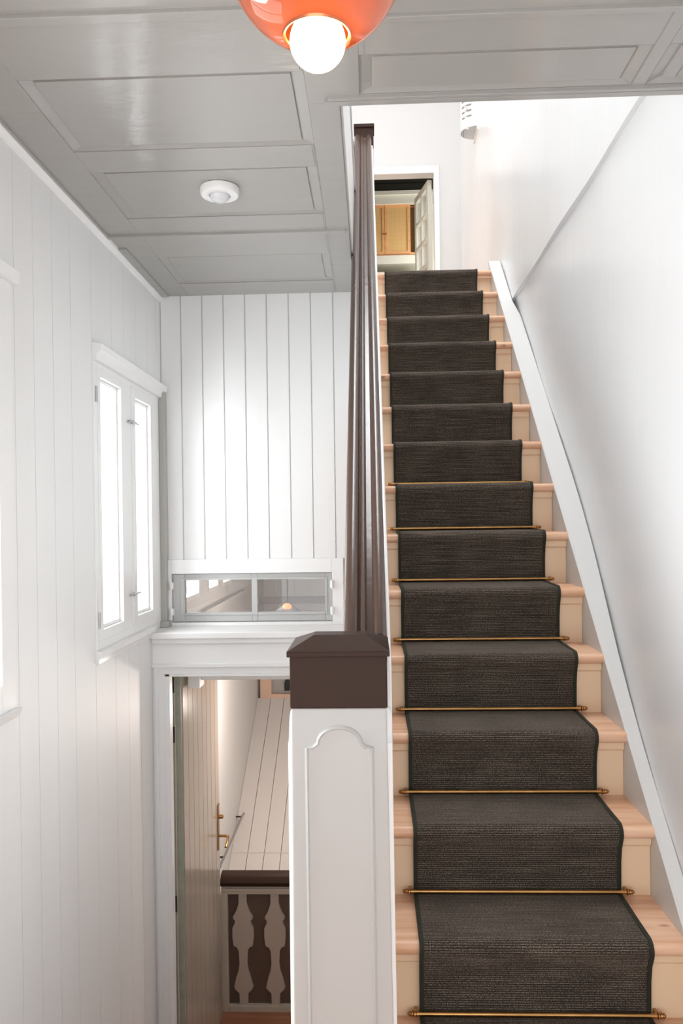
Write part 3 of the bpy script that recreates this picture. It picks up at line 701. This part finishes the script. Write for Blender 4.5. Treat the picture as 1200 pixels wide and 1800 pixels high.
lathe(bm, [(0.0405 * math.sin(0.9), 0.0405 * math.cos(0.9)), (0.02, 0.04), (0.014, 0.055)], (LX + 0.001, LY, 0.691), seg=24); obj('bulb', bm, BULB, lp, smooth=True)
bm = NB(); lathe(bm, [(0.014, 0.755), (0.02, 0.76), (0.02, 0.80), (0.006, 0.81), (0.006, LZ + 0.12), (0.024, LZ + 0.122), (0.022, LZ + 0.15), (0.004, LZ + 0.16)], (LX, LY, 0), seg=20, cap=True); obj('socket', bm, COPPER, lp, smooth=True)
bm = NB(); tube(bm, [(LX, LY, LZ + 0.155), (LX, LY, ZC + 0.002)], 0.003, 8); obj('cord', bm, CORD, lp)
bm = NB(); lathe(bm, [(0.045, ZC + 0.001), (0.045, ZC - 0.01), (0.03, ZC - 0.025), (0.004, ZC - 0.028)], (LX, LY, 0), seg=28, cap=True); obj('ceiling_cup', bm, COPPER, lp, smooth=True)

ZP_ = ZC + 0.010
sn = thing('motion_sensor', 'round white motion sensor on the grey panelled ceiling', 'motion sensor', (-0.50, 2.70, ZP_ - 0.045))
bm = NB(); lathe(bm, [(0.060, 0.0), (0.066, -0.003), (0.0665, -0.020), (0.062, -0.028), (0.040, -0.031), (0.036, -0.029), (0.036, -0.022)], (-0.50, 2.70, ZP_ - 0.003), seg=48, cap=True); obj('housing', bm, PLASTIC, sn, smooth=True)
bm = NB(); lathe(bm, [(0.062, 0.0), (0.062, -0.004)], (-0.50, 2.70, ZP_ + 0.001), seg=40, cap=True); obj('gasket', bm, DARKFE, sn)
bm = NB(); lathe(bm, [(0.034, -0.024), (0.033, -0.032), (0.027, -0.042), (0.016, -0.049), (0.001, -0.051)], (-0.50, 2.70, ZP_ - 0.003), seg=36, cap=True); obj('lens', bm, LENS, sn, smooth=True)

sc = thing('wall_lamp', 'white slotted half-cylinder lamp high on the upper right wall', 'wall lamp', (0.80, 6.2, 2.95))
SXW = 0.858
bm = NB(); box(bm, SXW - 0.012, SXW, 6.08, 6.32, 2.97, 3.52, 0.004); obj('back_plate', bm, PLASTIC, sc)
# slotted half shell
bm = NB(); R1 = 0.112; SEG = 18; zs = [3.0]; z = 3.075
while z < 3.45: zs += [z, z + 0.017]; z += 0.042
zs.append(3.50)
for zi in range(len(zs) - 1):
    slot = zi % 2 == 1
    for k in range(SEG):
        if slot and (1 < k < SEG // 2 - 1 or SEG // 2 + 1 < k < SEG - 2): continue
        P4 = []
        for (kk, zz) in ((k, zs[zi]), (k + 1, zs[zi]), (k + 1, zs[zi + 1]), (k, zs[zi + 1])):
            a = PI / 2 + PI * kk / SEG; P4.append((SXW - 0.012 + R1 * math.cos(a), 6.20 + R1 * math.sin(a), zz))
        Q = [((p[0] - (SXW - 0.012)) * 0.97 + SXW - 0.012, (p[1] - 6.20) * 0.97 + 6.20, p[2]) for p in P4]
        a_ = [bm.verts.new(p) for p in P4]; b_ = [bm.verts.new(p) for p in Q]
        bm.faces.new(a_); bm.faces.new(b_[::-1])
        for i in range(4): j = (i + 1) % 4; bm.faces.new((a_[i], b_[i], b_[j], a_[j]))
bmesh.ops.remove_doubles(bm, verts=bm.verts[:], dist=0.0002)
obj('slotted_shade', bm, PLASTIC, sc, smooth=True)

# ------------------------------------------------------------------ KITCHEN CABINET UPSTAIRS
kc = thing('kitchen_cabinet', 'orange wood cabinet with cane doors seen through the upstairs doorway', 'cabinet', (0.2, 8.66, 2.85))
bm = NB()
for r in rects(-0.12, 0.545, 2.845, 3.38, [(0.462, 0.530, 2.87, 3.375)]): box(bm, r[0], r[1], 8.52, 8.80, r[2], r[3])
obj('body', bm, OAK, kc)
bm = NB(); box(bm, 0.463, 0.529, 8.60, 8.61, 2.871, 3.374); obj('open_shelf', bm, OLIVE, kc)
for i, (a, b) in enumerate(((-0.11, 0.186), (0.190, 0.455))):
    bm = NB(); fw = 0.026
    for r in rects(a, b, 2.853, 3.375, [(a + fw, b - fw, 2.853 + fw, 3.375 - fw)]): box(bm, r[0], r[1], 8.50, 8.52, r[2], r[3])
    d = obj('door', bm, OAK, kc)
    bm = NB(); box(bm, a + fw, b - fw, 8.508, 8.512, 2.853 + fw, 3.375 - fw); obj('cane_panel', bm, CANE, d)
    x = b - 0.012 if i == 0 else a + 0.012
    bm = NB(); lathe(bm, [(0.004, 0), (0.005, -0.008), (0.008, -0.013), (0.007, -0.02), (0.001, -0.021)], (x, 8.50, 3.06), 'Y', 12, True); obj('knob', bm, BRASS, d, smooth=True)
ks = thing('kitchen_shelf', 'cream shelf below the cane cabinet upstairs', 'shelf', (0.2, 8.66, 2.62))
bm = NB(); box(bm, -0.6, 0.56, 8.50, 8.815, 2.745, 2.835); obj('shelf_board', bm, KITCH, ks)
bm = NB(); box(bm, -0.6, 0.56, 8.78, 8.815, 2.66, 2.745); obj('back_board', bm, SHADEW, ks)
bm = NB(); box(bm, -0.6, 0.56, 8.50, 8.815, 2.56, 2.66); obj('lower_board', bm, KITCH, ks)

# ------------------------------------------------------------------ LOWER HALL OBJECTS
YBAL = 4.90
ba = thing('hall_balustrade', 'flat-sawn beige balusters under a dark brown rail beyond the doorway', 'balustrade', (-0.4, YBAL, ZF))
BX1 = 0.48
bm = NB(); prism(bm, [(YBAL - 0.045, -2.225), (YBAL - 0.052, -2.20), (YBAL - 0.04, -2.175), (YBAL - 0.02, -2.158), (YBAL + 0.03, -2.156), (YBAL + 0.05, -2.18), (YBAL + 0.05, -2.225)], 'X', -0.955, BX1); obj('top_rail', bm, BROWN, ba, smooth=True)
bm = NB(); box(bm, -0.955, BX1, YBAL - 0.018, YBAL + 0.02, -2.285, -2.225); box(bm, -0.955, BX1, YBAL - 0.030, YBAL - 0.018, -2.262, -2.245); obj('under_rail', bm, CREAM, ba, bevel=0.002)
bm = NB(); box(bm, -0.965, -0.918, YBAL - 0.02, YBAL + 0.02, ZF, -2.285); obj('end_post', bm, CREAM, ba, bevel=0.002)
bm = NB(); box(bm, -0.917, BX1, YBAL - 0.021, YBAL + 0.02, ZF + 0.001, -2.972); obj('bottom_rail', bm, CREAM, ba, bevel=0.002)
bm = NB(); box(bm, -0.918, BX1, YBAL + 0.012, YBAL + 0.02, -2.972, -2.285); obj('backing_panel', bm, BACKB, ba)
prof = [(205, 50), (330, 50), (400, 72), (450, 92), (500, 124), (525, 118), (545, 96), (590, 104), (640, 130), (750, 132), (850, 120), (868, 112), (875, 84), (890, 72), (930, 55), (1080, 48), (1170, 60), (1250, 88), (1320, 104), (1380, 118), (1415, 96), (1440, 68), (1460, 54), (1600, 50)]
def pz(y): return -2.285 - (y - 205) / (1600 - 205) * (2.972 - 2.285)
pr = None
for k in range(6):
    cxk = -0.826 + 0.198 * k
    if cxk > 0.45: break
    if pr is None:
        bm = NB(); pts = [(cxk + h * 0.0005, pz(y)) for y, h in prof] + [(cxk - h * 0.0005, pz(y)) for y, h in prof[::-1]]
        prism(bm, pts, 'Y', YBAL - 0.008, YBAL + 0.010); pr = obj('baluster', bm, BALU, ba)
    else:
        c = pr.copy(); COL.objects.link(c); c.parent = ba; c.location.x = pr.location.x + 0.198 * k
hrail = thing('wall_handrail', 'thin hooked metal handrail on the lower hall wall', 'handrail', (XL, 5.5, -2.25))
bm = NB(); tube(bm, [(XL + 0.045, 5.05, -2.19), (XL + 0.045, 5.95, -2.19), (XL + 0.045, 6.02, -2.20), (XL + 0.05, 6.04, -2.24), (XL + 0.04, 6.03, -2.28)], 0.008, 8); obj('bar', bm, STEEL, hrail, smooth=True)
for y in (5.2, 5.92):
    bm = NB(); tube(bm, [(XL, y, -2.19), (XL + 0.045, y, -2.19)], 0.006, 8); obj('bracket', bm, DARKFE, hrail)
# framed opening at the top of the slope
nb = thing('wooden_niche', 'peach wood framed niche at the top of the boarded slope', 'niche', (-0.75, 7.2, -1.57))
bm = NB()
for r in rects(-1.015, 0.49, -1.57, -1.0, [(-0.915, -0.45, -1.535, -1.03)]): box(bm, r[0], r[1], 7.12, 7.16, r[2], r[3])
obj('niche_frame', bm, mat('peach_wood', (0.74, 0.50, 0.37), 0.5, var=0.05), nb)
bm = NB(); box(bm, -0.95, 0.49, 7.30, 7.31, -1.57, -1.0); obj('back_board', bm, HALLB, nb)
bm = NB(); prism(bm, [(-0.80, -1.51), (-0.755, -1.51), (-0.745, -1.44), (-0.70, -1.40), (-0.72, -1.36), (-0.78, -1.38), (-0.80, -1.44)], 'Y', 7.14, 7.18)
br_ = obj('iron_bracket', bm, DARKFE); tag(br_, 'dark iron bracket standing in the peach wooden niche', 'bracket')
# beam and silver lamp seen through the transom
bm = NB(); box(bm, -0.785, 0.5, 5.49, 5.56, -0.56, -0.515); tb = obj('hall_beam', bm, mat('dark_grey_beam', (0.11, 0.10, 0.095), 0.6, var=0.15, vscale=12)); tag(tb, 'dark grey horizontal beam behind the right transom pane', 'beam')
hl = thing('hall_pendant_lamp', 'silver pendant lamp with orange glow behind the transom glass', 'pendant lamp', (-0.585, 5.35, -0.64))
bm = NB(); lathe(bm, [(0.010, -0.52), (0.035, -0.525), (0.055, -0.545), (0.085, -0.565), (0.112, -0.585), (0.108, -0.588), (0.08, -0.57), (0.05, -0.552), (0.01, -0.53)], (-0.565, 5.30, -0.018), seg=32); obj('lamp_shade', bm, STEEL, hl, smooth=True)
bm = NB(); sphere(bm, (-0.565, 5.27, -0.566), 0.034, 16); obj('bulb', bm, mat('small_glowing_bulb', (0.9, 0.3, 0.15), 0.4, emit=(1.0, 0.22, 0.08), es=2.0), hl, smooth=True)
bm = NB(); tube(bm, [(-0.565, 5.30, -0.53), (-0.565, 5.30, 0.2)], 0.004, 6); obj('cord', bm, CORD, hl)
# warm lamp light of the lower hall
l = bpy.data.lights.new('hall_lamp_light', 'POINT'); l.energy = 24; l.color = (1.0, 0.87, 0.78); l.shadow_soft_size = 0.06
o = bpy.data.objects.new('hall_lamp_light', l); COL.objects.link(o); o.location = (-0.45, 5.05, -1.15 + H)
